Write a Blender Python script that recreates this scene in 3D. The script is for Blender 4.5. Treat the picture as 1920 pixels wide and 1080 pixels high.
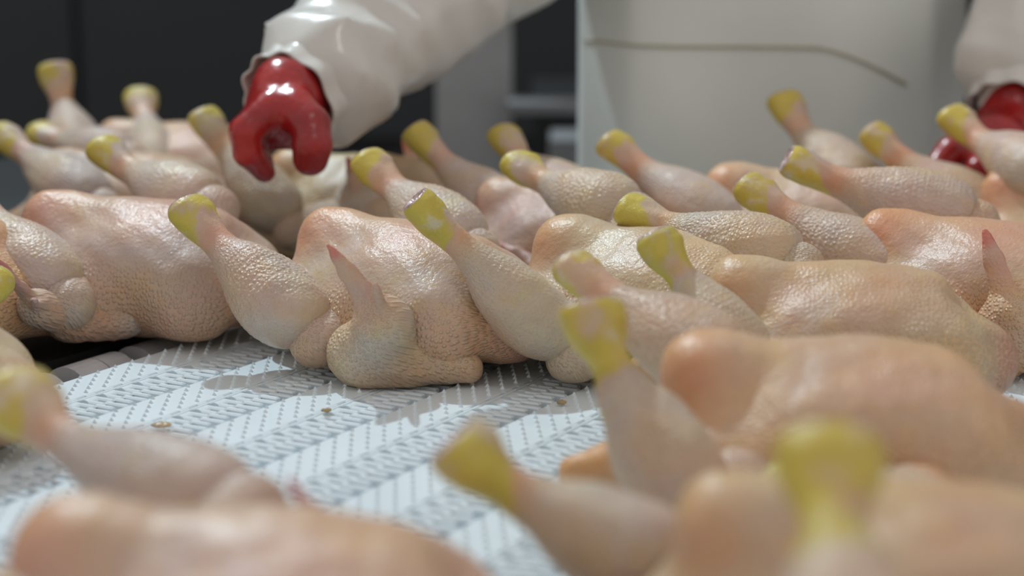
import bpy, bmesh, math, random
import numpy as np
from mathutils import Vector, Matrix, Euler

for o in list(bpy.data.objects):
    bpy.data.objects.remove(o, do_unlink=True)
scene = bpy.context.scene
COL = scene.collection
random.seed(4)

# ------------------------------------------------------------------ camera
F = 3700.0            # focal length in pixels of a 1920 px wide frame
HORIZON = -220.0      # image row of the horizon
H = 0.34              # camera height above the belt
BZ = 0.90             # belt height above the floor
PITCH = math.atan((540.0 - HORIZON) / F)
CP, SP = math.cos(PITCH), math.sin(PITCH)
cam_data = bpy.data.cameras.new('camera')
cam = bpy.data.objects.new('camera', cam_data)
COL.objects.link(cam)
cam.location = (0, 0, BZ + H)
cam.rotation_euler = (math.pi / 2 - PITCH, 0, 0)
cam_data.sensor_width = 36.0
cam_data.lens = 36.0 * F / 1920.0
cam_data.clip_start = 0.02
cam_data.clip_end = 60
cam_data.dof.use_dof = True
cam_data.dof.focus_distance = 1.37
cam_data.dof.aperture_fstop = 3.5
cam_data.dof.aperture_blades = 0
scene.camera = cam

# ------------------------------------------------------------------ light
world = bpy.data.worlds.new('world')
scene.world = world
world.use_nodes = True
bg = world.node_tree.nodes['Background']
bg.inputs['Color'].default_value = (1.0, 0.94, 0.91, 1)
bg.inputs['Strength'].default_value = 0.54

def area_lamp(name, loc, target, size, power, color):
    d = bpy.data.lights.new(name, 'AREA')
    d.shape = 'DISK'
    d.size = size
    d.energy = power
    d.color = color
    o = bpy.data.objects.new(name, d)
    COL.objects.link(o)
    o.location = loc
    o.rotation_euler = (Vector(target) - Vector(loc)).to_track_quat('-Z', 'Y').to_euler()
    return o

area_lamp('high_bay_lamp', (-1.05, 3.2, BZ + 2.75), (0.0, 1.25, BZ), 0.09, 80, (0.76, 0.93, 1.0))
area_lamp('ceiling_lamp', (0.6, 0.2, BZ + 2.3), (0.1, 1.35, BZ), 0.20, 3, (1.0, 0.97, 0.93))

vs = scene.view_settings
vs.view_transform = 'Standard'
vs.look = 'None'
vs.gamma = 1.0
vs.exposure = 0.0
vs.use_curve_mapping = False

# ------------------------------------------------------------------ pixel helpers
def ray(px, py):
    x = (px - 960.0) / F
    y = (540.0 - py) / F
    return Vector((x, CP + y * SP, -SP + y * CP))

def at_h(px, py, h):
    r = ray(px, py)
    t = (h - H) / r.z
    return Vector((r.x * t, r.y * t, BZ + h))

def at_y(px, py, Y):
    r = ray(px, py)
    t = Y / r.y
    return Vector((r.x * t, Y, BZ + H + r.z * t))

CAMP = Vector((0, 0, BZ + H))

def at_len(px, py, k, L, far=True):
    """point on the pixel's ray at distance L from point k (a leg has a known length)"""
    r = ray(px, py).normalized()
    m = CAMP - k
    b = m.dot(r)
    c = m.dot(m) - L * L
    disc = b * b - c
    if disc <= 0:
        t = -b
    else:
        t = -b + (math.sqrt(disc) if far else -math.sqrt(disc))
    return CAMP + r * t

# ------------------------------------------------------------------ materials
def new_mat(name):
    m = bpy.data.materials.new(name)
    m.use_nodes = True
    nt = m.node_tree
    b = nt.nodes['Principled BSDF']
    return m, nt, b

def N(nt, t, **kw):
    n = nt.nodes.new(t)
    for k, v in kw.items():
        if k in n.inputs:
            n.inputs[k].default_value = v
        else:
            setattr(n, k, v)
    return n

def mixc(nt, fac, a, b, blend='MIX'):
    n = nt.nodes.new('ShaderNodeMix')
    n.data_type = 'RGBA'
    n.blend_type = blend
    for sock, v in ((n.inputs[0], fac), (n.inputs[6], a), (n.inputs[7], b)):
        if hasattr(v, 'is_linked'):
            nt.links.new(v, sock)
        else:
            sock.default_value = v if not isinstance(v, tuple) else (v + (1,))[:4]
    return n.outputs[2]

def mth(nt, op, a, b=0.0, clamp=False):
    n = nt.nodes.new('ShaderNodeMath')
    n.operation = op
    n.use_clamp = clamp
    for sock, v in ((n.inputs[0], a), (n.inputs[1], b)):
        if hasattr(v, 'is_linked'):
            nt.links.new(v, sock)
        else:
            sock.default_value = v
    return n.outputs[0]

def ramp(nt, fac, lo, hi):
    n = nt.nodes.new('ShaderNodeMapRange')
    n.interpolation_type = 'SMOOTHSTEP'
    n.inputs[1].default_value = lo
    n.inputs[2].default_value = hi
    nt.links.new(fac, n.inputs[0])
    return n.outputs[0]

def skin_material():
    m, nt, b = new_mat('raw_chicken_skin')
    L = nt.links
    tc = N(nt, 'ShaderNodeTexCoord')
    oi = N(nt, 'ShaderNodeObjectInfo')
    add = N(nt, 'ShaderNodeVectorMath', operation='ADD')
    L.new(tc.outputs['Object'], add.inputs[0])
    L.new(oi.outputs['Random'], add.inputs[1])
    co = add.outputs[0]
    at = N(nt, 'ShaderNodeAttribute', attribute_name='pig')
    sep = N(nt, 'ShaderNodeSeparateColor')
    L.new(at.outputs['Color'], sep.inputs[0])
    R, G, B, A = sep.outputs[0], sep.outputs[1], sep.outputs[2], at.outputs['Alpha']
    n1 = N(nt, 'ShaderNodeTexNoise', Scale=16.0, Detail=3.0, Roughness=0.55)
    n2 = N(nt, 'ShaderNodeTexNoise', Scale=42.0, Detail=4.0, Roughness=0.6)
    n3 = N(nt, 'ShaderNodeTexNoise', Scale=120.0, Detail=4.0, Roughness=0.65)
    n4 = N(nt, 'ShaderNodeTexNoise', Scale=55.0, Detail=3.0, Roughness=0.6)
    for n in (n1, n2, n3, n4):
        L.new(co, n.inputs['Vector'])
    c = mixc(nt, ramp(nt, n1.outputs['Fac'], 0.38, 0.62), (0.52, 0.452, 0.362), (0.49, 0.455, 0.435))
    c = mixc(nt, mth(nt, 'MULTIPLY', ramp(nt, n2.outputs['Fac'], 0.5, 0.72), 0.55), c, (0.57, 0.485, 0.28))
    # orange-yellow fat under the skin
    fo = mth(nt, 'MULTIPLY', R, mth(nt, 'ADD', mth(nt, 'MULTIPLY', n4.outputs['Fac'], 1.2), 0.35), True)
    c = mixc(nt, fo, c, (0.62, 0.385, 0.205))
    fp = mth(nt, 'MULTIPLY', G, mth(nt, 'ADD', mth(nt, 'MULTIPLY', n2.outputs['Fac'], 1.2), 0.35), True)
    c = mixc(nt, fp, c, (0.56, 0.21, 0.19))
    # pale follicle dots
    vor = N(nt, 'ShaderNodeTexVoronoi', Scale=310.0, Randomness=0.75)
    vor.voronoi_dimensions = '2D'
    suv = N(nt, 'ShaderNodeAttribute', attribute_name='skinuv')
    vor.feature = 'SMOOTH_F1'
    vor.inputs['Smoothness'].default_value = 0.35
    L.new(suv.outputs['Vector'], vor.inputs['Vector'])
    dots = ramp(nt, vor.outputs['Distance'], 0.48, 0.08)
    dotm = mth(nt, 'MULTIPLY', dots, B, True)
    c = mixc(nt, mth(nt, 'MULTIPLY', dotm, 0.4), c, (0.70, 0.61, 0.47))
    # fine mottling
    c = mixc(nt, 0.22, c, mixc(nt, n3.outputs['Fac'], (0.45, 0.25, 0.16), (0.98, 0.92, 0.86)), 'OVERLAY')
    # yellow scaly hock skin with rubbed white patches
    yel = mixc(nt, n4.outputs['Fac'], (0.47, 0.37, 0.035), (0.66, 0.56, 0.14))
    yel = mixc(nt, mth(nt, 'MULTIPLY', ramp(nt, n2.outputs['Fac'], 0.54, 0.68), 0.75), yel, (0.62, 0.57, 0.47))
    fy = ramp(nt, mth(nt, 'ADD', A, mth(nt, 'MULTIPLY', mth(nt, 'SUBTRACT', n4.outputs['Fac'], 0.5), 1.5)), 0.28, 0.68)
    fy = mth(nt, 'MULTIPLY', fy, 1.0, True)
    c = mixc(nt, fy, c, yel)
    c = mixc(nt, 1.0, c, oi.outputs['Color'], 'MULTIPLY')
    L.new(c, b.inputs['Base Color'])
    # relief
    wr = N(nt, 'ShaderNodeTexNoise', Scale=330.0, Detail=3.0, Roughness=0.6)
    L.new(co, wr.inputs['Vector'])
    hgt = mth(nt, 'ADD', mth(nt, 'MULTIPLY', dotm, 0.6),
              mth(nt, 'ADD', mth(nt, 'MULTIPLY', n3.outputs['Fac'], 0.55), mth(nt, 'MULTIPLY', wr.outputs['Fac'], 0.28)))
    bp = N(nt, 'ShaderNodeBump', Strength=0.9, Distance=0.0022)
    L.new(hgt, bp.inputs['Height'])
    L.new(bp.outputs[0], b.inputs['Normal'])
    b.inputs['Roughness'].default_value = 0.40
    b.inputs['Subsurface Weight'].default_value = 0.12
    b.inputs['Subsurface Radius'].default_value = (1.0, 0.5, 0.3)
    b.inputs['Subsurface Scale'].default_value = 0.008
    b.inputs['Coat Weight'].default_value = 0.13
    b.inputs['Specular IOR Level'].default_value = 0.32
    b.inputs['Coat Roughness'].default_value = 0.14
    L.new(bp.outputs[0], b.inputs['Coat Normal'])
    return m

def simple(name, col, rough=0.5, metal=0.0, noise=0.0, nscale=20.0, bump=0.0, bscale=60.0, bdist=0.002, coat=0.0, trans=0.0):
    m, nt, b = new_mat(name)
    L = nt.links
    tc = N(nt, 'ShaderNodeTexCoord')
    b.inputs['Roughness'].default_value = rough
    b.inputs['Metallic'].default_value = metal
    b.inputs['Coat Weight'].default_value = coat
    b.inputs['Coat Roughness'].default_value = 0.1
    n = N(nt, 'ShaderNodeTexNoise', Scale=nscale, Detail=4.0)
    L.new(tc.outputs['Object'], n.inputs['Vector'])
    d = tuple(max(0.0, x * (1 - noise)) for x in col)
    e = tuple(min(1.0, x * (1 + noise)) for x in col)
    L.new(mixc(nt, ramp(nt, n.outputs['Fac'], 0.3, 0.7), d, e), b.inputs['Base Color'])
    if bump:
        n2 = N(nt, 'ShaderNodeTexNoise', Scale=bscale, Detail=3.0)
        L.new(tc.outputs['Object'], n2.inputs['Vector'])
        bp = N(nt, 'ShaderNodeBump', Strength=bump, Distance=bdist)
        L.new(n2.outputs['Fac'], bp.inputs['Height'])
        L.new(bp.outputs[0], b.inputs['Normal'])
    return m

SKIN = skin_material()
CUT = simple('cut_bone_flesh', (0.48, 0.33, 0.31), 0.25, noise=0.35, nscale=260, bump=0.6, bscale=300, coat=0.3)
BELT = simple('white_belt_plastic', (0.74, 0.83, 0.88), 0.32, noise=0.03, nscale=9, bump=0.08, bscale=220, bdist=0.001)
BELT_UNDER = simple('grey_under_belt_plastic', (0.40, 0.44, 0.47), 0.5, noise=0.1)
ROLLER = simple('grey_roller_plastic', (0.62, 0.63, 0.66), 0.45, noise=0.15, nscale=30)
DARK = simple('dark_machine_steel', (0.018, 0.019, 0.021), 0.45, noise=0.3, nscale=3)
WALLM = simple('dark_wall_panel', (0.013, 0.014, 0.016), 0.6, noise=0.15, nscale=1.2)
STEEL = simple('grey_painted_steel', (0.36, 0.37, 0.38), 0.4, noise=0.15, nscale=6)
PALE_STEEL = simple('pale_brushed_steel', (0.20, 0.21, 0.22), 0.5, noise=0.1, nscale=6)
FLOORM = simple('wet_concrete_floor', (0.10, 0.10, 0.10), 0.35, noise=0.3, nscale=4)
COAT_M = simple('white_plastic_coat', (0.66, 0.64, 0.60), 0.30, noise=0.04, nscale=8, bump=0.25, bscale=26, bdist=0.006, coat=0.25)
APRON_M = simple('offwhite_rubber_apron', (0.70, 0.735, 0.70), 0.5, noise=0.05, nscale=5, bump=0.15, bscale=8, bdist=0.01)
HEM_M = simple('apron_seam_thread', (0.40, 0.38, 0.28), 0.6)
GLOVE_M = simple('red_rubber_glove', (0.33, 0.012, 0.012), 0.30, noise=0.2, nscale=30, bump=0.5, bscale=38, bdist=0.008, coat=0.25)
PERSON_SKIN = simple('person_skin', (0.55, 0.33, 0.24), 0.5, noise=0.08)
BOOT_M = simple('white_rubber_boot', (0.6, 0.6, 0.58), 0.4)
HAIRNET = simple('white_hair_cap', (0.7, 0.7, 0.7), 0.7, bump=0.3, bscale=90)
DARKEYE = simple('dark_eye', (0.03, 0.02, 0.02), 0.2)
LIPS = simple('lip_skin', (0.45, 0.2, 0.17), 0.5)
CRUMB = simple('meat_scrap', (0.42, 0.30, 0.16), 0.4, noise=0.3, nscale=200)

# ------------------------------------------------------------------ object helpers
def tag(o, label=None, cat=None, group=None, kind=None):
    if label: o['label'] = label
    if cat: o['category'] = cat
    if group: o['group'] = group
    if kind: o['kind'] = kind
    return o

def link(name, me, mat=None, parent=None):
    o = bpy.data.objects.new(name, me)
    COL.objects.link(o)
    if mat is not None and me is not None and not me.materials:
        me.materials.append(mat)
    if parent is not None:
        o.parent = parent
    return o

def empty(name, loc=(0, 0, 0), rot=(0, 0, 0), scale=1.0):
    o = bpy.data.objects.new(name, None)
    o.empty_display_size = 0.05
    COL.objects.link(o)
    o.location = loc
    o.rotation_euler = rot
    o.scale = (scale,) * 3
    return o

def mesh_np(name, V, Fq, smooth=True):
    me = bpy.data.meshes.new(name)
    V = np.asarray(V, dtype=np.float64)
    me.from_pydata(V.tolist(), [], [list(map(int, f)) for f in Fq])
    if smooth:
        me.polygons.foreach_set('use_smooth', [True] * len(me.polygons))
    me.update()
    return me

def set_pig(me, arr):
    a = me.attributes.new('pig', 'FLOAT_COLOR', 'POINT')
    a.data.foreach_set('color', np.clip(arr, 0, 1).astype(np.float32).ravel())

def set_uv(me, u, v):
    a = me.attributes.new('skinuv', 'FLOAT_VECTOR', 'POINT')
    a.data.foreach_set('vector', np.stack([u, v, 0 * u], 1).astype(np.float32).ravel())

class MB:
    """collects simple solids and links them as one mesh object"""
    def __init__(s):
        s.v = []; s.f = []
    def add(s, v, f):
        n = len(s.v)
        s.v += [tuple(p) for p in v]
        s.f += [tuple(i + n for i in q) for q in f]
        return s
    def box(s, x0, x1, y0, y1, z0, z1, ch=0.0):
        if ch <= 0:
            v = [(x, y, z) for z in (z0, z1) for y in (y0, y1) for x in (x0, x1)]
            return s.add(v, [(0, 2, 3, 1), (4, 5, 7, 6), (0, 1, 5, 4), (2, 6, 7, 3), (0, 4, 6, 2), (1, 3, 7, 5)])
        # chamfered top
        a = [(x0, y0), (x1, y0), (x1, y1), (x0, y1)]
        c = [(x0 + ch, y0 + ch), (x1 - ch, y0 + ch), (x1 - ch, y1 - ch), (x0 + ch, y1 - ch)]
        v = [(x, y, z0) for x, y in a] + [(x, y, z1 - ch) for x, y in a] + [(x, y, z1) for x, y in c]
        f = [(3, 2, 1, 0), (8, 9, 10, 11)]
        for i in range(4):
            j = (i + 1) % 4
            f += [(i, j, j + 4, i + 4), (i + 4, j + 4, j + 8, i + 8)]
        return s.add(v, f)
    def cyl(s, p, q, r, n=24, r2=None):
        p = Vector(p); q = Vector(q); d = (q - p).normalized()
        a = d.orthogonal().normalized(); b = d.cross(a)
        r2 = r if r2 is None else r2
        v = []
        for P_, R_ in ((p, r), (q, r2)):
            for i in range(n):
                t = 2 * math.pi * i / n
                v.append(P_ + a * (R_ * math.cos(t)) + b * (R_ * math.sin(t)))
        f = [(i, (i + 1) % n, (i + 1) % n + n, i + n) for i in range(n)]
        f += [tuple(range(n))[::-1], tuple(range(n, 2 * n))]
        return s.add(v, f)
    def build(s, name, mat, parent=None, smooth=False):
        me = bpy.data.meshes.new(name)
        me.from_pydata([tuple(p) for p in s.v], [], s.f)
        if smooth:
            me.polygons.foreach_set('use_smooth', [True] * len(me.polygons))
        me.update()
        return link(name, me, mat, parent)

# ------------------------------------------------------------------ implicit surfaces
def smin(a, b, k):
    h = np.clip(0.5 + 0.5 * (b - a) / k, 0, 1)
    return b + (a - b) * h - k * h * (1 - h)

def d_ell(P, c, r):
    q = P - np.array(c)
    r = np.array(r)
    k0 = np.sqrt(((q / r) ** 2).sum(-1))
    k1 = np.sqrt(((q / r ** 2) ** 2).sum(-1)) + 1e-9
    return k0 * (k0 - 1) / k1

def d_cone(P, a, b, ra, rb, flat=None):
    """capsule with tapering radius; flat=(normal, factor) squeezes it along a normal"""
    a = np.array(a, float); b = np.array(b, float)
    ab = b - a
    t = np.clip(((P - a) @ ab) / (ab @ ab), 0, 1)
    q = P - (a + t[..., None] * ab)
    if flat is not None:
        n = np.array(flat[0], float); n /= np.linalg.norm(n)
        dn = q @ n
        q = q + (dn * (flat[1] - 1))[..., None] * n
    return np.sqrt((q ** 2).sum(-1)) - (ra + (rb - ra) * t)

def surface_nets(fun, lo, hi, h, smooth=2):
    lo = np.array(lo, float); hi = np.array(hi, float)
    n = np.ceil((hi - lo) / h).astype(int) + 1
    ax = [lo[i] + h * np.arange(n[i]) for i in range(3)]
    G = np.stack(np.meshgrid(*ax, indexing='ij'), -1)
    D = np.empty(n)
    for i in range(0, n[0], 32):
        D[i:i + 32] = fun(G[i:i + 32])
    ins = D < 0
    cs = [(i, j, k) for i in (0, 1) for j in (0, 1) for k in (0, 1)]
    sl = lambda A, c: A[c[0]:n[0] - 1 + c[0], c[1]:n[1] - 1 + c[1], c[2]:n[2] - 1 + c[2]]
    cnt = sum(sl(ins, c).astype(np.int8) for c in cs)
    act = (cnt > 0) & (cnt < 8)
    idx = -np.ones(act.shape, int)
    cell = np.argwhere(act)
    idx[act] = np.arange(len(cell))
    pos = np.zeros((len(cell), 3)); w = np.zeros(len(cell))
    for c in cs:
        for a in range(3):
            if c[a]: continue
            e = list(c); e[a] = 1
            d0 = D[cell[:, 0] + c[0], cell[:, 1] + c[1], cell[:, 2] + c[2]]
            d1 = D[cell[:, 0] + e[0], cell[:, 1] + e[1], cell[:, 2] + e[2]]
            cr = (d0 < 0) != (d1 < 0)
            t = np.where(cr, d0 / np.where(cr, d0 - d1, 1), 0)
            p = np.tile(np.array(c, float), (len(cell), 1))
            p[:, a] += t
            pos[cr] += p[cr]; w[cr] += 1
    V = lo + h * (cell + pos / w[:, None])
    quads = []
    for a in range(3):
        b_, c_ = (a + 1) % 3, (a + 2) % 3
        s0 = [slice(None)] * 3; s1 = [slice(None)] * 3
        s0[a] = slice(0, n[a] - 1); s1[a] = slice(1, n[a])
        I0 = ins[tuple(s0)]; I1 = ins[tuple(s1)]
        E_ = np.argwhere(I0 != I1)
        ok = (E_[:, b_] > 0) & (E_[:, c_] > 0) & (E_[:, b_] < n[b_] - 1) & (E_[:, c_] < n[c_] - 1)
        E_ = E_[ok]
        flip = I0[E_[:, 0], E_[:, 1], E_[:, 2]]
        def cid(db, dc):
            q = E_.copy(); q[:, b_] -= db; q[:, c_] -= dc
            return idx[q[:, 0], q[:, 1], q[:, 2]]
        Q = np.stack([cid(1, 1), cid(0, 1), cid(0, 0), cid(1, 0)], 1)
        Q[~flip] = Q[~flip][:, ::-1]
        quads.append(Q)
    Q = np.concatenate(quads)
    for _ in range(smooth):
        S = np.zeros_like(V); k = np.zeros(len(V))
        for i in range(4):
            j = (i + 1) % 4
            np.add.at(S, Q[:, i], V[Q[:, j]]); np.add.at(k, Q[:, i], 1)
            np.add.at(S, Q[:, j], V[Q[:, i]]); np.add.at(k, Q[:, j], 1)
        V = 0.5 * V + 0.5 * S / k[:, None]
    return V, Q

def vnoise(P, scale, seed):
    """cheap smooth noise from a few sines, -1..1"""
    r = np.random.RandomState(seed)
    s = np.zeros(P.shape[:-1])
    for _ in range(6):
        d = r.normal(size=3) * scale
        s += np.sin(P @ d + r.uniform(0, 6.28))
    return s / 3.2

def sstep(x, a, b):
    t = np.clip((x - a) / (b - a), 0, 1)
    return t * t * (3 - 2 * t)

# ------------------------------------------------------------------ setting
m = MB().box(-7, 7, -3, 7, -0.1, 0)
tag(m.build('floor', FLOORM), kind='structure')
m = MB().box(-7, 7, 4.6, 4.8, 0, 3.9)
wall = tag(m.build('wall_back', WALLM), kind='structure')
for i, (z0, z1) in enumerate(((0.02, 0.62), (0.66, 1.06), (1.10, 1.62), (1.66, 2.3), (2.34, 3.0))):
    for j in range(7):
        x0 = -7 + 2 * j
        MB().box(x0 + 0.01, x0 + 1.99, 4.56, 4.6, z0, z1).build('wall_panel', WALLM, wall)

# belt axes: U runs along the module rows, V across them (the belt travels along V)
UA = math.radians(60.5)
U = Vector((math.cos(UA), math.sin(UA), 0))
V_ = Vector((math.cos(UA - math.pi / 2), math.sin(UA - math.pi / 2), 0))
E0 = at_h(115, 717, 0.0)
V0 = E0.dot(V_)
PIT = 0.0805       # row pitch
APER = 0.0186      # period along a row
U0, U1 = 0.10, 1.78
belt = empty('conveyor_belt', U * 0.94 + V_ * (V0 + 0.6) + Vector((0, 0, BZ)), (0, 0, UA))
tag(belt, 'white modular plastic conveyor belt with rows of spiky nubs and slots', 'conveyor')

def belt_row_mesh():
    # local x along U (centred), y = -V (so the row extends to negative y), z up
    mb = MB()
    Lh = (U1 - U0) / 2
    n = int(2 * Lh / APER)
    pw = 0.0385       # width of the nubbed plate
    mb.box(-Lh, Lh, -pw, -0.0008, -0.009, 0.0, 0.0008)
    rows = 6
    for j in range(rows):
        y = -0.0042 - j * 0.0060
        for i in range(n):
            x = -Lh + 0.006 + i * APER + (0.5 * APER if j % 2 else 0)
            if x > Lh - 0.002: continue
            r, hh = 0.0011, 0.0025
            mb.add([(x - r * .7, y - r * 1.5, 0), (x + r * .7, y - r * 1.5, 0), (x + r * .7, y + r * 1.5, 0), (x - r * .7, y + r * 1.5, 0), (x, y, hh)],
                   [(0, 1, 4), (1, 2, 4), (2, 3, 4), (3, 0, 4)])
    # hinge side: a bridging strip with slits, knuckles and bars
    y1 = -pw
    for i in range(n):
        x = -Lh + i * APER
        # slit between strip and plate: only bridged over part of the period
        mb.box(x + 0.0095, x + APER, y1 - 0.0016, y1 + 0.0004, -0.009, -0.0002)
        mb.box(x, x + APER, y1 - 0.0040, y1 - 0.0015, -0.009, -0.0004, 0.0005)
        # rounded knuckle
        k = 10
        xs = (x + 0.0006, x + 0.0100)
        vv = []; ff = []
        for q in range(k + 1):
            a = math.pi * q / k
            yy = y1 - 0.0075 + 0.0048 * math.cos(a); zz = -0.0052 + 0.0050 * math.sin(a)
            vv += [(xs[0], yy, zz), (xs[1], yy, zz)]
        for q in range(k):
            ff.append((2 * q, 2 * q + 1, 2 * q + 3, 2 * q + 2))
        ff.append(tuple(range(0, 2 * k + 2, 2)))
        ff.append(tuple(range(1, 2 * k + 2, 2))[::-1])
        mb.add(vv, ff)
        # bars that run across the hinge
        mb.box(x + 0.0008, x + 0.0055, y1 - 0.0225, y1 - 0.0095, -0.008, -0.0010, 0.0011)
        mb.box(x + 0.0101, x + 0.0148, y1 - 0.0225, y1 - 0.0040, -0.008, -0.0006, 0.0011)
        mb.box(x + 0.0052, x + 0.0098, y1 - 0.0395, y1 - 0.0195, -0.008, -0.0012, 0.0011)
        mb.box(x + 0.0142, x + 0.0188, y1 - 0.0345, y1 - 0.0195, -0.008, -0.0008, 0.0011)
        mb.box(x + 0.0, x + APER, y1 - 0.0225, y1 - 0.0195, -0.008, -0.0018, 0.0006)
    me = bpy.data.meshes.new('belt_row')
    me.from_pydata([tuple(p) for p in mb.v], [], mb.f)
    me.update()
    me.materials.append(BELT)
    return me

rowm = belt_row_mesh()
NROW = 16
for i in range(NROW):
    o = link('belt_row', rowm, None, belt)
    o.location = (0, 0.6 - i * PIT, 0)
m = MB().box(-(U1 - U0) / 2, (U1 - U0) / 2, 0.6 - NROW * PIT, 0.596, -0.016, -0.0092)
m.build('belt_underlay', BELT_UNDER, belt)
m = MB().box(-(U1 - U0) / 2 - .02, (U1 - U0) / 2 + .02, 0.6 - NROW * PIT, 0.575, -0.11, -0.03)
m.build('belt_frame', STEEL, belt)
for sx in (-0.75, 0.75):
    for sy in (0.45, -0.55):
        MB().box(sx - .03, sx + .03, sy - .03, sy + .03, -BZ, -0.11).build('support_leg', STEEL, belt)

# grey rollers in the gap beside the belt
gap = empty('transfer_roller', U * 1.15 + V_ * (V0 - 0.034) + Vector((0, 0, BZ)), (0, 0, UA))
tag(gap, 'grey segmented plastic transfer roller in the gap beside the white belt', 'roller')
MB().cyl((-0.95, 0, -0.026), (0.75, 0, -0.026), 0.007).build('roller_shaft', DARK, gap)
for i in range(22):
    x = -0.93 + i * 0.075
    MB().cyl((x, 0, -0.026), (x + 0.030, 0, -0.026), 0.0235, 28).cyl((x + 0.0315, 0, -0.026), (x + 0.056, 0, -0.026), 0.0235, 28).build('roller_segment', ROLLER, gap, False)
slide = empty('receiving_table', U * 1.15 + V_ * (V0 - 0.42) + Vector((0, 0, BZ)), (0, 0, UA))
tag(slide, 'dark steel receiving table under the left heap of carcasses', 'table')
MB().box(-0.95, 0.75, -0.36, 0.45, -0.03, -0.004).build('table_top', DARK, slide)
for sx in (-0.9, 0.7):
    for sy in (-0.3, 0.4):
        MB().box(sx - .025, sx + .025, sy - .025, sy + .025, -BZ, -0.03).build('leg', DARK, slide)
MB().box(-0.95, 0.75, -0.052, 0.056, -0.09, -0.06).build('gap_tray', DARK, slide).location = (0, -0.41, 0)

# ------------------------------------------------------------------ carcass
def body_fun(v):
    r = np.random.RandomState(11 + v)
    j = lambda s=0.004: r.uniform(-s, s)
    bl = 0.027 + j(0.002)
    P_ = dict(lobe_r=(0.082 + j(), 0.041 + j(.002), 0.043 + j(.002)), kz=0.091 + j(.002))
    def f(P):
        Q = P.copy(); Q[..., 1] = np.abs(Q[..., 1])
        d = d_ell(Q, (0.020, bl, 0.053), P_['lobe_r'])
        d = smin(d, d_cone(P, (-0.074, 0, P_['kz'] + 0.004), (0.060, 0, P_['kz'] - 0.005), 0.0120, 0.0140), 0.036)
        d = smin(d, d_cone(Q, (-0.075, 0.007, P_['kz'] - 0.004), (-0.067, 0.012, 0.048), 0.0165, 0.024), 0.014)
        d = smin(d, d_ell(P, (-0.060, 0, 0.066), (0.029, 0.031, 0.040)), 0.018)
        d = smin(d, d_ell(P, (0.0, 0, 0.040), (0.105, 0.058, 0.042)), 0.02)
        d = smin(d, d_ell(Q, (0.066, 0.046, 0.040), (0.034, 0.026, 0.032)), 0.022)
        d = smin(d, d_cone(Q, (-0.070, 0.036, 0.034), (-0.012, 0.056, 0.030), 0.030, 0.026), 0.018)
        d = smin(d, d_cone(P, (-0.09, 0, 0.034), (-0.138, 0, 0.026), 0.025, 0.011), 0.018)
        d = smin(d, d_ell(P, (0.104, 0, 0.040), (0.024, 0.028, 0.026)), 0.022)
        d = d + 0.0010 * vnoise(P, 55, 40 + v) + 0.0007 * vnoise(P, 160, 60 + v)
        return -smin(-d, P[..., 2] - 0.0015, 0.012)
    return f

BODY = []
for v in range(3):
    Vb, Qb = surface_nets(body_fun(v), (-0.165, -0.105, -0.006), (0.14, 0.105, 0.118), 0.0027, 2)
    Vb[:, 2] -= Vb[:, 2].min()
    me = mesh_np('carcass_body', Vb, Qb)
    x, y, z = Vb.T
    n = vnoise(Vb, 30, 5 + v)
    keel = np.exp(-(y / 0.022) ** 2) * sstep(z, 0.075, 0.10)
    tip = sstep(-x, 0.045, 0.085) * sstep(z, 0.045, 0.09)
    flank = sstep(0.082 - z, 0.0, 0.03) * sstep(x, -0.05, 0.03)
    tail = sstep(-x, 0.10, 0.13)
    orange = 0.22 + 0.25 * keel + 0.55 * tip + 0.38 * flank + 0.9 * tail + 0.25 * n
    pink = 0.04 + 0.22 * tip * (1 - keel) + 0.18 * sstep(z, 0.06, 0.09) * (1 - keel) + 0.5 * sstep(x, 0.095, 0.125) + 0.14 * vnoise(Vb, 45, 9 + v)
    goose = np.clip(0.10 + 0.95 * flank + 0.45 * n, 0, 1) * (1 - 0.8 * keel)
    set_pig(me, np.stack([orange, pink, goose, np.zeros_like(x)], 1))
    set_uv(me, x, np.arctan2(y, z - 0.04) * 0.055)
    me.materials.append(SKIN)
    BODY.append(me)

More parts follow.
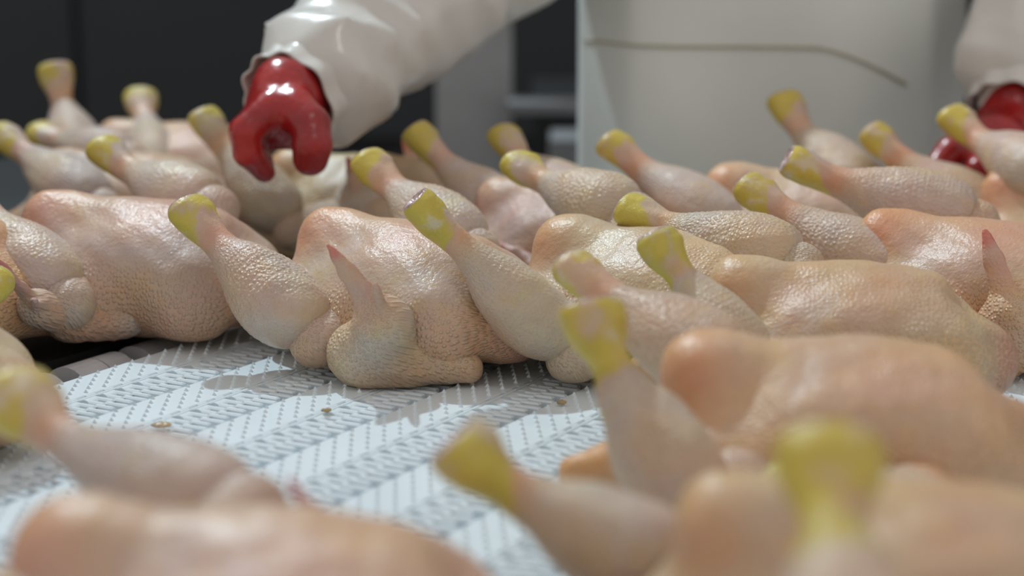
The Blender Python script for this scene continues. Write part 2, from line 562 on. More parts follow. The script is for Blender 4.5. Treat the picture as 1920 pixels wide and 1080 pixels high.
def wing_mesh(v, pts=None, g=1.0, sr=0.022):
    S, E_, W, T, TH = pts or ((0.062, -0.056, 0.034), (-0.018, -0.088, 0.024), (-0.006, -0.094, 0.052), (-0.040, -0.088, 0.108), (0.012, -0.092, 0.080))
    S, E_, W, T, TH = map(np.array, (S, E_, W, T, TH))
    nrm = np.cross(E_ - S, W - E_)
    if np.linalg.norm(nrm) < 1e-9: nrm = np.array((0, 1.0, 0))
    def f(P):
        d = d_cone(P, S, E_, sr * g, 0.019 * g)
        d = smin(d, d_cone(P, E_, W, 0.022 * g, 0.017 * g), 0.014)
        d = smin(d, d_cone(P, S * (0.5 if sr > .02 else .3) + E_ * (0.5 if sr > .02 else .7), W, 0.017 * g, 0.014 * g), 0.018)
        d = smin(d, d_cone(P, W, W * .35 + T * .65, 0.0125 * g, 0.0075 * g, (nrm, 1.5)), 0.008)
        d = smin(d, d_cone(P, W * .35 + T * .65, T, 0.0075 * g, 0.0022, (nrm, 1.4)), 0.003)
        d = smin(d, d_cone(P, W, TH, 0.0095 * g, 0.0012, (nrm, 1.3)), 0.005)
        return d + 0.0011 * vnoise(P, 110, 80 + v) + 0.0006 * vnoise(P, 330, 85 + v)
    A = np.stack([S, E_, W, T, TH])
    Vb, Qb = surface_nets(f, A.min(0) - 0.03, A.max(0) + 0.03, 0.0018, 1)
    Vb[:, 2] = np.maximum(Vb[:, 2], 0.0008)
    me = mesh_np('wing', Vb, Qb)
    dt = (Vb - W) @ (T - W) / ((T - W) @ (T - W))
    hand = sstep(dt, 0.1, 0.6)
    tipf = sstep(dt, 0.75, 1.0)
    de = np.linalg.norm(Vb - E_, axis=1)
    n = vnoise(Vb, 60, 3 + v)
    orange = 0.30 + 0.45 * np.exp(-(de / 0.03) ** 2) - 0.3 * hand + 0.25 * n
    pink = 0.08 + 0.25 * hand + 1.2 * tipf + 0.1 * n
    goose = 0.75 - 0.6 * hand
    set_pig(me, np.stack([orange, pink, goose, 0 * n], 1))
    set_uv(me, Vb[:, 0], Vb[:, 2] + 0.3 * Vb[:, 1])
    me.materials.append(SKIN)
    return me

WINGS = [wing_mesh(0, ((0.070, -0.052, 0.032), (0.030, -0.096, 0.022), (0.004, -0.106, 0.034), (-0.002, -0.092, 0.100), (0.020, -0.104, 0.068))),
         wing_mesh(1, ((0.062, -0.050, 0.032), (0.020, -0.078, 0.022), (0.036, -0.082, 0.034), (-0.030, -0.080, 0.062), (0.045, -0.080, 0.050))),
         wing_mesh(2, ((0.066, -0.050, 0.034), (0.030, -0.076, 0.024), (0.040, -0.078, 0.046), (0.018, -0.072, 0.108), (0.050, -0.074, 0.062)))]
def mirrored(me):
    c = me.copy()
    n = len(c.vertices)
    a = np.empty(n * 3); c.vertices.foreach_get('co', a)
    a[1::3] *= -1
    c.vertices.foreach_set('co', a)
    c.flip_normals()
    c.update()
    return c
WINGS_M = [mirrored(w) for w in WINGS]

PROF_T = np.array([0, .012, .03, .07, .13, .22, .32, .44, .55, .64, .70, .75, .81, .87, .93, .975, 1.0])
PROF_R = np.array([0, .012, .0175, .0235, .0280, .0310, .0312, .0270, .0205, .0155, .0130, .0124, .0134, .0150, .0158, .0155, .0138])

def catmull(xs, ys, x):
    m_ = np.gradient(ys, xs)
    i = np.clip(np.searchsorted(xs, x) - 1, 0, len(xs) - 2)
    h = xs[i + 1] - xs[i]; t = (x - xs[i]) / h
    return ((2 * t ** 3 - 3 * t ** 2 + 1) * ys[i] + (t ** 3 - 2 * t ** 2 + t) * h * m_[i] +
            (-2 * t ** 3 + 3 * t ** 2) * ys[i + 1] + (t ** 3 - t ** 2) * h * m_[i + 1])

def make_leg(parent, K, E_, bend, seed, fine, fat=1.0, knob=1.12, yellow=0.75, color=(1, 1, 1, 1), cut_tilt=(0, 0, 0)):
    """drumstick from the knee K (rounded end) to the cut hock E_, in world space, then put into its carcass"""
    inv = parent.matrix_world.inverted()
    K = inv @ K; E_ = inv @ E_
    K = np.array(K); E_ = np.array(E_)
    r = np.random.RandomState(seed)
    nu, nv = (190, 132) if fine else (90, 56)
    ax = E_ - K
    Ln = np.linalg.norm(ax)
    sc = Ln / 0.145
    upv = np.array((0, 0, 1.0))
    axn = ax / Ln
    side = np.cross(axn, upv); side /= np.linalg.norm(side)
    upn = np.cross(side, axn)
    C = K + ax * 0.68 - upn * bend * Ln + side * r.uniform(-.03, .03) * Ln
    t = np.linspace(0, 1, nu) ** 1.0
    # denser rings at the rounded knee end
    t = np.concatenate([np.linspace(0, .06, 14)[:-1], np.linspace(.06, 1, nu - 13)])
    # rational quadratic so that the knob end bends most
    w = 1.6
    den = ((1 - t) ** 2 + 2 * w * t * (1 - t) + t ** 2)[:, None]
    S = (((1 - t) ** 2)[:, None] * K + (2 * w * t * (1 - t))[:, None] * C + (t ** 2)[:, None] * E_) / den
    seg = np.linalg.norm(np.diff(S, axis=0), axis=1)
    s = np.concatenate([[0], np.cumsum(seg)]); s /= s[-1]
    T_ = np.gradient(S, axis=0); T_ /= np.linalg.norm(T_, axis=1)[:, None]
    Bn = np.cross(T_, upn); Bn /= np.linalg.norm(Bn, axis=1)[:, None]
    Nn = np.cross(Bn, T_)
    k = min(1.06, max(0.80, sc))
    R = catmull(PROF_T, PROF_R, s)
    R = np.maximum(R, 0) * k
    ks = sstep(s, .70, .88)
    R = R * (fat * (1 - ks) + knob * ks)
    th = np.linspace(0, 2 * np.pi, nv, endpoint=False)
    ct, st = np.cos(th), np.sin(th)
    flat = 1 - 0.13 * ks - 0.06
    # calf belly hangs to the lower side, shin ridge on the upper side
    belly = np.exp(-((s - .28) / .2) ** 2)
    rad = R[:, None] * (1 + 0.10 * belly[:, None] * (-st[None, :]) + 0.07 * ks[:, None] * np.cos(2 * th)[None, :]
                        + 0.10 * (np.exp(-((s - .90) / .035) ** 2))[:, None] * np.exp(-((np.mod(th - 0.9, 2 * np.pi)) / .7) ** 2)[None, :])
    X = rad * ct[None, :]; Y = rad * st[None, :] * flat[:, None]
    P = S[:, None, :] + X[..., None] * Bn[:, None, :] + Y[..., None] * Nn[:, None, :]
    # smooth irregularity
    lump = vnoise(P, 75, seed) * 0.0009 + vnoise(P, 190, seed + 1) * 0.0004
    lump *= sstep(s, 0, .05)[:, None]
    nr = ct[None, :, None] * Bn[:, None, :] + st[None, :, None] * Nn[:, None, :]
    P = P + lump[..., None] * nr
    goose = (0.65 + 0.35 * sstep(s, .10, .30)) * (1 - sstep(s, .66, .76))
    gmap = np.repeat(goose[:, None], nv, 1) * np.clip(.75 + .4 * vnoise(P, 40, seed + 2), 0, 1)
    if fine:
        # follicle bumps in a staggered grid that follows the skin
        du = 0.0050
        a = s[:, None] * Ln / du
        nb = max(6, int(round(2 * np.pi * 0.028 / du)))
        b = th[None, :] / (2 * np.pi) * nb + 0.5 * np.floor(a) + 0.25 * np.sin(a * 0.9)
        g = np.exp(-(((a - np.floor(a)) - .5) ** 2 + (((b - np.floor(b)) - .5) ** 2)) / 0.055)
        P = P + (gmap * g * 0.00075 * sstep(R, 0.010, 0.020)[:, None])[..., None] * nr
    # cut face: tilt the end rings
    tilt = np.array(cut_tilt, float)
    e = sstep(s, .955, 1.0)[:, None] * ((P - S[:, None, :]) @ tilt)
    P = P + e[..., None] * T_[:, None, :]
    Vt = P.reshape(-1, 3)
    # normals of the whole sweep, so the split parts join without a seam
    dU = np.gradient(P, axis=0)
    dV = np.roll(P, -1, 1) - np.roll(P, 1, 1)
    Nm = np.cross(dV, dU); Nm /= (np.linalg.norm(Nm, axis=2)[..., None] + 1e-12)
    if (Nm * nr).sum() < 0: Nm = -Nm
    Nm[0] = -T_[0]
    yel = sstep(s[:, None] - 0.075 * np.sin(th + r.uniform(-.6, .6))[None, :] + 0.045 * vnoise(P, 130, seed + 3), yellow - .04, yellow + .12)
    yel = yel * (0.80 - 0.22 * np.sin(th + r.uniform(-.8, .8))[None, :])
    shank = np.exp(-((s - .74) / .07) ** 2)
    orange = 0.06 + 0.50 * shank[:, None] + 0.25 * sstep(-st, 0, 1)[None, :] * (1 - sstep(s, .5, .7))[:, None] + .2 * vnoise(P, 50, seed + 4)
    pink = 0.06 + 0.20 * shank[:, None] + 0.12 * vnoise(P, 60, seed + 5)
    pig = np.stack([orange, pink, gmap * (0.45 if fine else 1.0), yel], -1).reshape(-1, 4)
    fi = np.arange(nu - 1)[:, None] * nv + np.arange(nv)[None, :]
    fj = np.arange(nu - 1)[:, None] * nv + (np.arange(nv)[None, :] + 1) % nv
    Fq = np.stack([fi, fi + nv, fj + nv, fj], -1)
    smid = s[:-1, None] - 0.04 * np.sin(th)[None, :]
    hockm = smid > yellow
    NmF = Nm.reshape(-1, 3)
    uu = np.repeat((s * Ln)[:, None], nv, 1); vv = np.repeat((np.mod(th + np.pi * .5, 2 * np.pi) * 0.024)[None, :], nu, 0)
    def sub(name, mask, par):
        q = Fq[mask]
        used = np.unique(q)
        re = -np.ones(len(Vt), int); re[used] = np.arange(len(used))
        me = mesh_np(name, Vt[used], re[q])
        nn = (Vt[q[0, 1]] - Vt[q[0, 0]])
        me.normals_split_custom_set_from_vertices(NmF[used].tolist())
        set_pig(me, pig[used])
        set_uv(me, uu.ravel()[used], vv.ravel()[used])
        me.materials.append(SKIN)
        o = link(name, me, None, par)
        o.color = color
        return o
    leg = sub('leg', ~hockm, parent)
    hock = sub('hock', hockm, leg)
    # cut end with a recessed joint
    ring = P[-1]
    cen = ring.mean(0); tn = T_[-1]
    rr = np.linalg.norm(ring - cen, axis=1)[:, None]
    dirs = (ring - cen)
    step = max(1, nv // 44)
    rs = dirs[::step]
    m_ = len(rs)
    V2 = [ring[::step]]
    wob = 1 + 0.10 * np.sin(3 * th[::step] + r.uniform(0, 6))[:, None]
    V2.append(cen + rs * 0.93 + tn * 0.0012)
    V2.append(cen + rs * 0.78 * wob + tn * 0.0004)
    V2.append(cen + rs * 0.58 * wob - tn * 0.0030)
    V2.append(cen + rs * 0.34 - tn * 0.0010)
    V2.append(cen + rs * 0.02 + tn * 0.0002)
    V2 = np.concatenate(V2)
    F2 = []
    for a in range(5):
        for i in range(m_):
            j = (i + 1) % m_
            F2.append((a * m_ + i, (a + 1) * m_ + i, (a + 1) * m_ + j, a * m_ + j))
    me = mesh_np('cut_bone', V2, F2)
    me.materials.append(CUT)
    bmx = bmesh.new(); bmx.from_mesh(me); bmesh.ops.recalc_face_normals(bmx, faces=bmx.faces)
    if sum((f.normal.dot(Vector(tn)) for f in bmx.faces)) < 0:
        bmesh.ops.reverse_faces(bmx, faces=bmx.faces)
    bmx.to_mesh(me); bmx.free()
    link('cut_bone', me, None, leg)
    return leg

def ray_side(e, px, py, yl):
    """point seen at a pixel that lies beside the carcass, at sideways distance yl from its keel plane"""
    inv = e.matrix_world.inverted()
    c = inv @ CAMP
    d = (inv.to_3x3() @ ray(px, py))
    t = (yl - c.y) / d.y
    return CAMP + ray(px, py) * t

def pixel_wing(e, pts, v, color, sizes=1.0, sr=0.022):
    """a wing whose joints are seen in the photograph: (px, py, height), ('side', px, py, sideways) or ('local', x, y, z)"""
    bpy.context.view_layer.update()
    inv = e.matrix_world.inverted()
    L = []
    for p in pts:
        if p[0] == 'local': L.append(np.array(p[1:]))
        elif p[0] == 'side': L.append(np.array(inv @ ray_side(e, *p[1:])))
        else: L.append(np.array(inv @ at_h(*p)))
    w = link('wing', wing_mesh(v, L, sizes, sr), None, e)
    w.color = color + (1,)
    return w

def make_thigh(leg, K, seed, color):
    """thigh skin between the hip and the knee"""
    hip = np.array((-0.040, math.copysign(0.036, K[1]), 0.034))
    K = np.array(K)
    Kz = K.copy(); Kz[2] = max(0.022, K[2] - 0.006)
    f = lambda P: -smin(-(d_cone(P, hip, Kz, 0.030, 0.021) + 0.0008 * vnoise(P, 70, seed)), P[..., 2] - 0.001, 0.01)
    A = np.stack([hip, Kz])
    Vb, Qb = surface_nets(f, A.min(0) - 0.04, A.max(0) + 0.04, 0.0045, 1)
    me = mesh_np('thigh', Vb, Qb)
    n = vnoise(Vb, 50, seed)
    set_pig(me, np.stack([0.25 + 0.2 * n, 0.1 + 0.05 * n, 0.6 + 0 * n, 0 * n], 1))
    set_uv(me, Vb[:, 0], Vb[:, 2] + Vb[:, 1])
    me.materials.append(SKIN)
    o = link('thigh', me, None, leg)
    o.color = color

CAR = []
def carcass(label, tip, th, heading, legs, var=0, scale=1.0, tint=(1, 1, 1), fine=False, wings=(0, 1), tilt=0.0, roll=0.0, zoff=0.0, wmesh=None):
    """tip: pixel of the breastbone end and its height th above the belt; heading: direction of the neck end;
       legs: (knob pixel, knee pixel, knee height, length, far?, bend, options)"""
    T = at_h(tip[0], tip[1], th * scale)
    ph = math.radians(heading)
    rot = Euler((math.radians(roll), math.radians(tilt), ph), 'XYZ')
    loc = T - Vector((math.cos(ph), math.sin(ph), 0)) * (-0.088 * scale)
    loc.z = BZ + zoff
    e = empty('chicken_carcass', loc, rot, scale)
    bpy.context.view_layer.update()
    tag(e, label, 'chicken', 'raw chicken carcasses on the line')
    o = link('body', BODY[var], None, e)
    o.color = tint + (1,)
    for side in (0, 1):
        wv = wings[side]
        if wv is None: continue
        me = (wmesh if (wmesh is not None and side == 0) else (WINGS[wv] if side == 0 else WINGS_M[wv]))
        w = link('wing', me, None, e)
        w.color = tint + (1,)
    for i, lg in enumerate(legs):
        ep, kp, kh, Ln, far, bend = lg[:6]
        opt = lg[6] if len(lg) > 6 else {}
        Kp = at_h(kp[0], kp[1], kh)
        kl = e.matrix_world.inverted() @ Kp
        if abs(kl.y) > 0.088:        # keep the knee against the flank of its own carcass
            Kp = ray_side(e, kp[0], kp[1], math.copysign(0.085, kl.y))
            if Kp.z - BZ < 0.027: Kp = at_h(kp[0], kp[1], 0.027)
            kl = e.matrix_world.inverted() @ Kp
        Ep = at_len(ep[0], ep[1], Kp, Ln, far)
        lt = tuple(0.5 + 0.5 * c for c in tint)
        leg = make_leg(e, Kp, Ep, bend, len(CAR) * 7 + i * 3 + 1, fine, color=lt + (1,), **opt)
        if abs(kl.y) > 0.06:
            make_thigh(leg, kl, i + len(CAR), lt + (1,))
    CAR.append(e)
    return e

PK = (0.98, 0.94, 0.95)
YE = (1.0, 0.99, 0.86)
OR = (1.06, 0.92, 0.78)
S1 = 0.90
# in-focus carcasses at the edge of the white patch
c1 = carcass('whole chicken in sharp focus with a folded wing resting on the bare belt', (590, 398), 0.102, -37,
        [((345, 385), (595, 625), 0.032, 0.142, True, 0.03), ((686, 296), (890, 460), 0.05, 0.14, True, 0.10)],
        0, 0.965, (1.02, 0.98, 0.92), True, (None, 1))
pixel_wing(c1, [(875, 690, .013), (678, 664, .022), (722, 606, .048), (613, 458, .104), (704, 534, .080)], 7, (1.0, 0.99, 0.92), 1.0, 0.012)
carcass('chicken with a pale slanting drumstick just right of the folded-wing chicken', (1028, 408), 0.102, -32,
        [((778, 374), (1078, 655), 0.034, 0.147, False, 0.03, dict(knob=1.0, fat=.84)), ((965, 302), (1190, 395), 0.07, 0.135, True, 0.08)],
        1, 0.97, YE, True, (None, 1))
carcass('chicken at right with long ridged breast, below two overlapping yellow hocks', (1340, 495), 0.102, -8,
        [((1225, 440), (1420, 690), 0.065, 0.11, True, 0.06, dict(knob=1.35, yellow=.62)), ((1170, 388), (1500, 490), 0.06, 0.14, True, 0.05)],
        2, 0.92, YE, True, (1, 1))
carcass('orange-breasted chicken at the right edge with an upright pink wing tip', (1622, 402), 0.102, -24,
        [((1398, 345), (1710, 535), 0.05, 0.150, True, 0.04), ((1475, 298), (1830, 405), 0.088, 0.15, True, 0.07)],
        0, 0.96, OR, True, (2, 1))
carcass('chicken behind with a square pink breast end in front of the apron', (1332, 312), 0.102, -10,
        [((1138, 262), (1380, 435), 0.05, 0.145, True, 0.05), ((1468, 180), (1630, 360), 0.06, 0.15, True, 0.15)],
        1, 0.96, (1.03, 0.93, 0.84), True, (1, 1))
carcass('small-breasted chicken behind two raised hocks left of the apron', (908, 342), 0.102, -30,
        [((776, 242), (990, 440), 0.045, 0.140, True, 0.05), ((940, 245), (1110, 385), 0.05, 0.14, True, 0.14)],
        2, 0.88, PK, True, (1, 2))
carcass('chicken at the far right edge under the second red glove', (1852, 325), 0.102, -12,
        [((1630, 245), (1880, 415), 0.05, 0.145, True, 0.06), ((1783, 213), (2000, 330), 0.098, 0.145, True, 0.12)],
        0, 0.92, OR, True, (1, 1))
carcass('chicken gripped at the breastbone by the red gloved hand', (518, 282), 0.102, -18,
        [((378, 212), (550, 420), 0.04, 0.140, True, 0.05), ((600, 335), (720, 400), 0.06, 0.12, True, 0.05)],
        1, 0.95, YE, False, (2, 2))
# near, out of focus
carcass('blurred orange chicken at right with a big yellow hock standing upright', (1258, 632), 0.102, -4,
        [((1105, 570), (1330, 955), 0.055, 0.125, True, 0.10, dict(knob=1.4, yellow=.55)), ((1065, 492), (1390, 685), 0.05, 0.135, True, 0.08, dict(knob=1.1))],
        1, 0.98, OR, False, (1, 1))
carcass('blurred cream chicken in the bottom right corner behind a leaning yellow-green hock', (1285, 915), 0.102, -3,
        [((850, 825), (1310, 1075), 0.045, 0.12, True, 0.10, dict(knob=1.45, yellow=.66)), ((1450, 900), (1800, 980), 0.05, 0.11, True, 0.05)],
        2, 0.95, YE, False, (1, 1))
carcass('closest blurred chicken, only its thick yellow hock rising at the bottom right', (1760, 1420), 0.102, -5,
        [((1555, 830), (1635, 1400), 0.08, 0.13, True, 0.04, dict(knob=1.3, yellow=.45)), ((1500, 1350), (1900, 1600), 0.04, 0.13, True, 0.05)],
        0, 0.9, OR, False, (1, 1))
c7 = carcass('blurred pink chicken filling the bottom left corner', (55, 945), 0.102, -8,
        [((10, 725), (460, 945), 0.055, 0.15, True, 0.12, dict(knob=1.2, fat=.8)), ((-250, 1010), (260, 1250), 0.05, 0.14, True, 0.08)],
        1, 0.98, (1.03, 0.92, 0.88), False, (1, None))
pixel_wing(c7, [('local', .066, .050, .034), ('local', .035, .080, .026), ('local', .030, .082, .045), ('side', 543, 900, .078), ('local', .045, .080, .062)], 12, (1.03, 0.9, 0.86), 0.75)
# left heap
l1 = carcass('plump pale chicken beside the belt edge on the left table', (62, 368), 0.102, -16,
        [((-70, 345), (125, 555), 0.05, 0.145, True, 0.05), ((190, 272), (400, 380), 0.07, 0.14, True, 0.12)],
        0, 0.99, PK, True, (None, 1))
pixel_wing(l1, [(235, 600, .020), (130, 600, .022), (70, 575, .040), (-5, 490, .085), (60, 560, .06)], 8, PK, 0.62)
carcass('flat pink chicken in the second row of the left heap', (82, 285), 0.102, -8,
        [((-5, 245), (190, 380), 0.06, 0.145, True, 0.05), ((70, 246), (240, 290), 0.08, 0.13, True, 0.05)],
        1, 0.92, PK, False, (1, 1))
carcass('chicken at the back of the left heap with two hocks pointing straight up', (190, 262), 0.085, -5,
        [((102, 122), (160, 330), 0.05, 0.14, True, 0.12), ((262, 175), (295, 330), 0.05, 0.135, True, 0.04)],
        2, 0.92, PK, False, (1, 1))
carcass('chicken mostly hidden at the left edge behind the drumstick of the plump chicken', (-360, 400), 0.102, -8,
        [((-480, 330), (-290, 520), 0.05, 0.14, True, 0.05)],
        2, 0.95, OR, False, (1, 1))
carcass('chicken at the left edge whose knobbly shoulder pokes into view', (-530, 548), 0.102, -8,
        [((-8, 518), (-260, 720), 0.03, 0.14, True, 0.05), ((-760, 480), (-490, 600), 0.05, 0.14, True, 0.05)],
        0, 0.95, YE, False, (1, 1))

# ------------------------------------------------------------------ worker
worker = empty('person', (0.27, 2.16, 0))
tag(worker, 'worker in white coat, off-white apron and red gloves behind the belt', 'person')
bpy.context.view_layer.update()
winv = worker.matrix_world.inverted()
def WL(p): return np.array(winv @ Vector(p))
sh_r = WL((0.085, 2.14, 1.44)); sh_l = WL((0.475, 2.14, 1.44))
cuff_r = WL(at_y(556, 178, 1.66)); el_r = WL(at_y(930, -95, 1.98))
cuff_l = WL(at_y(1905, 190, 1.86)); el_l = WL(at_y(1985, -160, 2.03))
def coat(P):
    d = d_ell(P, (0, 0.02, 1.22), (0.178, 0.125, 0.30))
    d = smin(d, d_ell(P, (0, 0.02, 0.90), (0.178, 0.14, 0.26)), 0.08)
    d = smin(d, d_cone(P, (-0.15, 0.02, 1.44), (0.15, 0.02, 1.44), 0.075, 0.075), 0.06)
    d = smin(d, d_cone(P, (0, 0.02, 1.46), (0, 0.01, 1.53), 0.06, 0.055), 0.03)
    for s_, e_, c_ in ((sh_r, el_r, cuff_r), (sh_l, el_l, cuff_l)):
        d = smin(d, d_cone(P, s_, e_, 0.078, 0.068), 0.05)
        ab = c_ - e_
        t = np.clip(((P - e_) @ ab) / (ab @ ab), 0, 1)
        q = np.sqrt(((P - (e_ + t[..., None] * ab)) ** 2).sum(-1))
        rr = np.interp(t, [0, .5, .80, .93, .98, 1.0], [0.066, 0.062, 0.062, 0.058, 0.045, 0.030])
        fa = P @ np.array((26., 20., 62.)) + 2.2 * vnoise(P, 14, 31); fb = P @ np.array((-48., 30., 46.)) + 2.0 * vnoise(P, 17, 32)
        rr = rr + (0.015 * (0.6 - np.abs(np.sin(fa)) ** .7) * (0.5 + 0.5 * vnoise(P, 9, 33)) + 0.012 * (0.6 - np.abs(np.sin(fb)) ** .7) * (0.5 - 0.5 * vnoise(P, 9, 33))) * np.exp(-((t - .6) / .5) ** 4)
        d = smin(d, q - rr, 0.02)
    for sx in (-0.095, 0.095):
        d = smin(d, d_cone(P, (sx, 0.02, 0.80), (sx, 0.03, 0.16), 0.10, 0.075), 0.04)
    return d + 0.004 * vnoise(P, 22, 3) + 0.002 * vnoise(P, 60, 4)
A = np.stack([sh_r, sh_l, cuff_r, el_r, cuff_l, el_l])
Vc, Qc = surface_nets(coat, np.minimum(A.min(0) - .12, (-.4, -.3, .08)), np.maximum(A.max(0) + .12, (.4, .3, 1.6)), 0.0075, 1)
link('coat', mesh_np('coat', Vc, Qc), COAT_M, worker)
# cuffs: gathered elastic bands
def cuff(c_, e_, nm):
    d = (c_ - e_) / np.linalg.norm(c_ - e_)
    a = np.cross(d, (0, 0, 1.0)); a /= np.linalg.norm(a); b = np.cross(d, a)
    nv, nu = 96, 14
    V = []; Fq = []
    for i in range(nu):
        t = i / (nu - 1)
        r0 = 0.042 + 0.010 * (1 - t) - 0.006 * math.sin(math.pi * t)
        for j in range(nv):
            th = 2 * math.pi * j / nv
            r = r0 * (1 + 0.035 * math.sin(th * 9 + 2 * math.sin(th)) * (0.4 + t))
            V.append(c_ + d * (-0.030 + 0.045 * t) + a * r * math.cos(th) + b * r * math.sin(th))
    for i in range(nu - 1):
        for j in range(nv):
            Fq.append((i * nv + j, (i + 1) * nv + j, (i + 1) * nv + (j + 1) % nv, i * nv + (j + 1) % nv))
    me = mesh_np(nm, V, Fq)
    o = link(nm, me, COAT_M, worker)
    md = o.modifiers.new('thickness', 'SOLIDIFY'); md.thickness = 0.002
cuff(cuff_r, el_r, 'cuff'); cuff(cuff_l, el_l, 'cuff')

# apron: a curved bib hanging in front of the coat
V = []; Fq = []
nu, nv = 60, 60
for i in range(nu):
    for j in range(nv):
        u = -1 + 2 * i / (nu - 1); v = j / (nv - 1)
        z = 0.45 + v * 0.95
        hw = 0.200 if v < .72 else 0.200 - (v - .72) / .28 * 0.09
        x = u * hw
        y = -0.135 - 0.055 * (1 - u * u) - 0.02 * math.cos((v - .55) * 5) + 0.006 * math.sin(u * 7 + v * 4) + 0.004 * math.sin(v * 23 + u * 3)
        y += 0.05 * max(0, abs(u) - .75) / .25
        V.append((x, y, z))
for i in range(nu - 1):
    for j in range(nv - 1):
        Fq.append((i * nv + j, (i + 1) * nv + j, (i + 1) * nv + j + 1, i * nv + j + 1))
ap = link('apron', mesh_np('apron', V, Fq), APRON_M, worker)
md = ap.modifiers.new('thickness', 'SOLIDIFY'); md.thickness = 0.003; md.offset = 0
# seam thread across the apron, following its curve
def apron_y(u, v):
    y = -0.135 - 0.055 * (1 - u * u) - 0.02 * math.cos((v - .55) * 5) + 0.006 * math.sin(u * 7 + v * 4) + 0.004 * math.sin(v * 23 + u * 3)
    return y + 0.05 * max(0, abs(u) - .75) / .25
def seam(pts):
    mb = MB()
    for p, q in zip(pts[:-1], pts[1:]): mb.cyl(p, q, 0.0013, 6)
    mb.build('seam', HEM_M, ap)
def apz(px, py):   # height of the apron seen at a pixel
    return at_y(px, py, 2.0).z
z1 = apz(1300, 82)
pts = []
for i in range(40):
    u = -0.98 + 1.6 * i / 39
    z = z1 - (max(0, u - 0.15) ** 1.4) * 0.11
    v = (z - .45) / .95
    pts.append((u * 0.200, apron_y(u, v) - 0.0035, z))
seam(pts)

# gloved hands
def hand(c_, chains, palm, nm):
    def f(P):
        d = d_cone(P, palm[0], palm[1], palm[2], palm[3])
        for ch in chains[0:0]: pass
        d = smin(d, d_cone(P, c_, palm[0], 0.032, palm[2] * .9), 0.025)
        for k_, ch in enumerate(chains):
            dd = None
            for (p, rp), (q, rq) in zip(ch[:-1], ch[1:]):
                x = d_cone(P, p, q, rp, rq)
                dd = x if dd is None else smin(dd, x, 0.004)
            d = smin(d, dd, 0.010)
        return d + 0.0012 * vnoise(P, 90, 21)
    A = np.array([c_] + [p for ch in chains for p, _ in ch] + [palm[0], palm[1]])
    Vh, Qh = surface_nets(f, A.min(0) - 0.05, A.max(0) + 0.05, 0.003, 1)
    return link(nm, mesh_np(nm, Vh, Qh), GLOVE_M, worker)
def wp(px, py, Y): return WL(at_y(px, py, Y))
YH = 1.60
chains = [
    [(wp(555, 205, YH), .018), (wp(582, 235, YH - .012), .0165), (wp(586, 268, YH - .02), .0160), (wp(583, 298, YH - .015), .0145)],        # thumb
    [(wp(505, 205, YH), .015), (wp(463, 246, YH - .012), .0125), (wp(466, 285, YH - .01), .0115), (wp(495, 322, YH + .005), .0095)],       # index
    [(wp(503, 205, YH + .02), .015), (wp(460, 244, YH + .012), .0125), (wp(464, 283, YH + .015), .0115), (wp(494, 319, YH + .027), .0095)],
    [(wp(505, 205, YH + .04), .014), (wp(464, 244, YH + .036), .012), (wp(468, 281, YH + .04), .011), (wp(494, 312, YH + .05), .0095)],
    [(wp(508, 205, YH + .06), .013), (wp(472, 244, YH + .06), .011), (wp(478, 277, YH + .062), .010), (wp(496, 302, YH + .07), .009)],
]
hand(cuff_r, chains, (wp(537, 178, YH + .035), wp(528, 215, YH + .025), .026, .028), 'glove')
YG = 1.83
chains = [
    [(wp(1830, 262, YG), .015), (wp(1785, 285, YG - .02), .0150), (wp(1762, 312, YG - .03), .0135)],
    [(wp(1850, 290, YG - .03), .013), (wp(1835, 318, YG - .05), .0120), (wp(1832, 342, YG - .05), .0110)],
    [(wp(1880, 291, YG - .03), .013), (wp(1868, 320, YG - .05), .0120), (wp(1865, 345, YG - .05), .0110)],
    [(wp(1910, 291, YG - .03), .0125), (wp(1900, 320, YG - .05), .0115), (wp(1898, 345, YG - .05), .0105)],
    [(wp(1938, 291, YG - .02), .012), (wp(1932, 318, YG - .04), .0105), (wp(1930, 340, YG - .04), .0095)],
]
hand(cuff_l, chains, (wp(1893, 240, YG + .02), wp(1872, 270, YG - .01), .026, .030), 'glove')

# head, boots (above and below the frame)
def headf(P):
    d = d_ell(P, (0, -0.01, 1.66), (0.076, 0.094, 0.115))
    d = smin(d, d_ell(P, (0, -0.055, 1.605), (0.045, 0.045, 0.05)), 0.03)
    d = smin(d, d_cone(P, (0, -0.100, 1.665), (0, -0.122, 1.640), 0.010, 0.015), 0.012)
    Q = P.copy(); Q[..., 0] = np.abs(Q[..., 0])
    d = smin(d, d_ell(Q, (0.080, 0.0, 1.655), (0.010, 0.02, 0.032)), 0.008)
    d = smin(d, d_cone(P, (0, 0.02, 1.47), (0, 0.0, 1.60), 0.055, 0.055), 0.02)
    d = -smin(-d, d_ell(Q, (0.030, -0.108, 1.672), (0.016, 0.016, 0.010)), 0.008)
    return d
Vh, Qh = surface_nets(headf, (-.12, -.16, 1.44), (.12, .13, 1.80), 0.006, 1)
hd = link('head', mesh_np('head', Vh, Qh), PERSON_SKIN, worker)
def capf(P):
    d = d_ell(P, (0, 0.0, 1.70), (0.088, 0.104, 0.095))
    return -smin(-d, (P[..., 2] - 1.705 + 0.25 * (P[..., 1] + .02) * 0 + np.where(P[..., 1] > 0, 0.10 * P[..., 1] * 4, 0)), 0.005)
Vh, Qh = surface_nets(capf, (-.12, -.13, 1.6), (.12, .13, 1.82), 0.006, 1)
link('cap', mesh_np('cap', Vh, Qh), HAIRNET, worker)
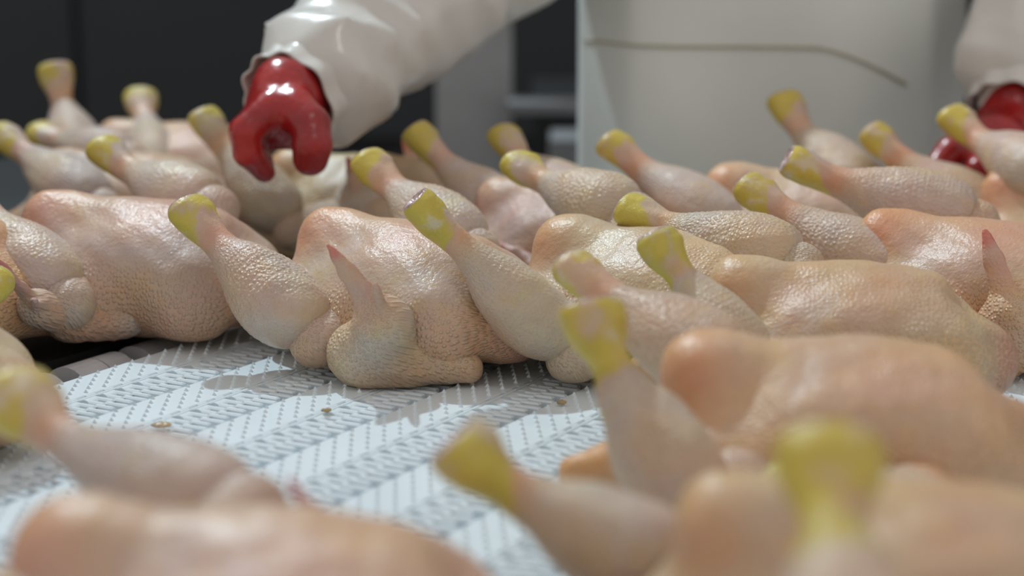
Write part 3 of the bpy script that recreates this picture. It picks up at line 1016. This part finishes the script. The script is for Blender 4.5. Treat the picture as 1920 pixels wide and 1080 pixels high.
for sx in (-0.03, 0.03):
    Vh, Qh = surface_nets(lambda P: d_ell(P, (sx, -0.088, 1.672), (0.012, 0.012, 0.008)), (sx - .02, -.11, 1.655), (sx + .02, -.07, 1.69), 0.002, 0)
    link('eye', mesh_np('eye', Vh, Qh), DARKEYE, hd)
Vh, Qh = surface_nets(lambda P: d_ell(P, (0, -0.094, 1.605), (0.024, 0.010, 0.008)), (-.03, -.11, 1.59), (.03, -.08, 1.62), 0.002, 0)
link('mouth', mesh_np('mouth', Vh, Qh), LIPS, hd)
for sx in (-0.095, 0.095):
    Vh, Qh = surface_nets(lambda P: -smin(-smin(d_cone(P, (sx, .03, .30), (sx, .03, .07), .082, .055), d_cone(P, (sx, .03, .05), (sx, -.12, .045), .05, .045), .03), P[..., 2] - .001, .005), (sx - .11, -.19, -.02), (sx + .11, .14, .40), 0.009, 1)
    link('boot', mesh_np('boot', Vh, Qh), BOOT_M, worker)

# ------------------------------------------------------------------ background machine
post = empty('steel_post', (at_y(890, 200, 2.9).x, 2.9, 0))
tag(post, 'grey square steel post behind the outstretched sleeve', 'post')
MB().box(-0.055, 0.055, -0.05, 0.05, 0, 3.0, 0.004).build('column', STEEL, post)
MB().box(-0.09, 0.09, -0.09, 0.09, 0, 0.012).build('base_plate', STEEL, post)
led = empty('machine_ledge', (at_y(1030, 195, 2.8).x, 2.8, 0))
tag(led, 'grey machine with a pale ledge between sleeve and apron', 'machine')
zl = at_y(1010, 195, 2.8).z
MB().box(-0.06, 0.50, -0.02, 0.05, zl - 0.012, zl + 0.006, 0.003).build('ledge', PALE_STEEL, led)
MB().box(-0.02, 0.50, 0.0, 0.5, 0.1, zl - 0.012).build('cabinet', DARK, led)
zt = at_y(1060, 255, 2.7).z
MB().box(0.00, 0.50, -0.12, 0.02, 0.1, zt, 0.004).build('lower_box', PALE_STEEL, led)
for sx in (0.02, 0.44):
    MB().box(sx, sx + .05, 0.0, 0.05, 0, 0.1).build('foot', DARK, led)

# scraps on the belt
for i, (px, py, s) in enumerate(((303, 799, .0042), (1053, 757, .0022), (612, 772, .0022))):
    p = at_h(px, py, 0.0015)
    Vh, Qh = surface_nets(lambda P: d_ell(P, (0, 0, 0.001), (s * 1.6, s, .0016)) + 0.0004 * vnoise(P, 900, i), (-.01, -.01, -.002), (.01, .01, .005), 0.0006, 1)
    o = link('meat_scrap', mesh_np('meat_scrap', Vh, Qh), CRUMB)
    o.location = p
    tag(o, ('brown meat scrap on a belt slot at the left of the bare patch', 'dark scrap in a belt slot at the right of the bare patch', 'tiny yellow scrap beside the shadow edge on the belt')[i], 'scrap', 'meat scraps on the belt')
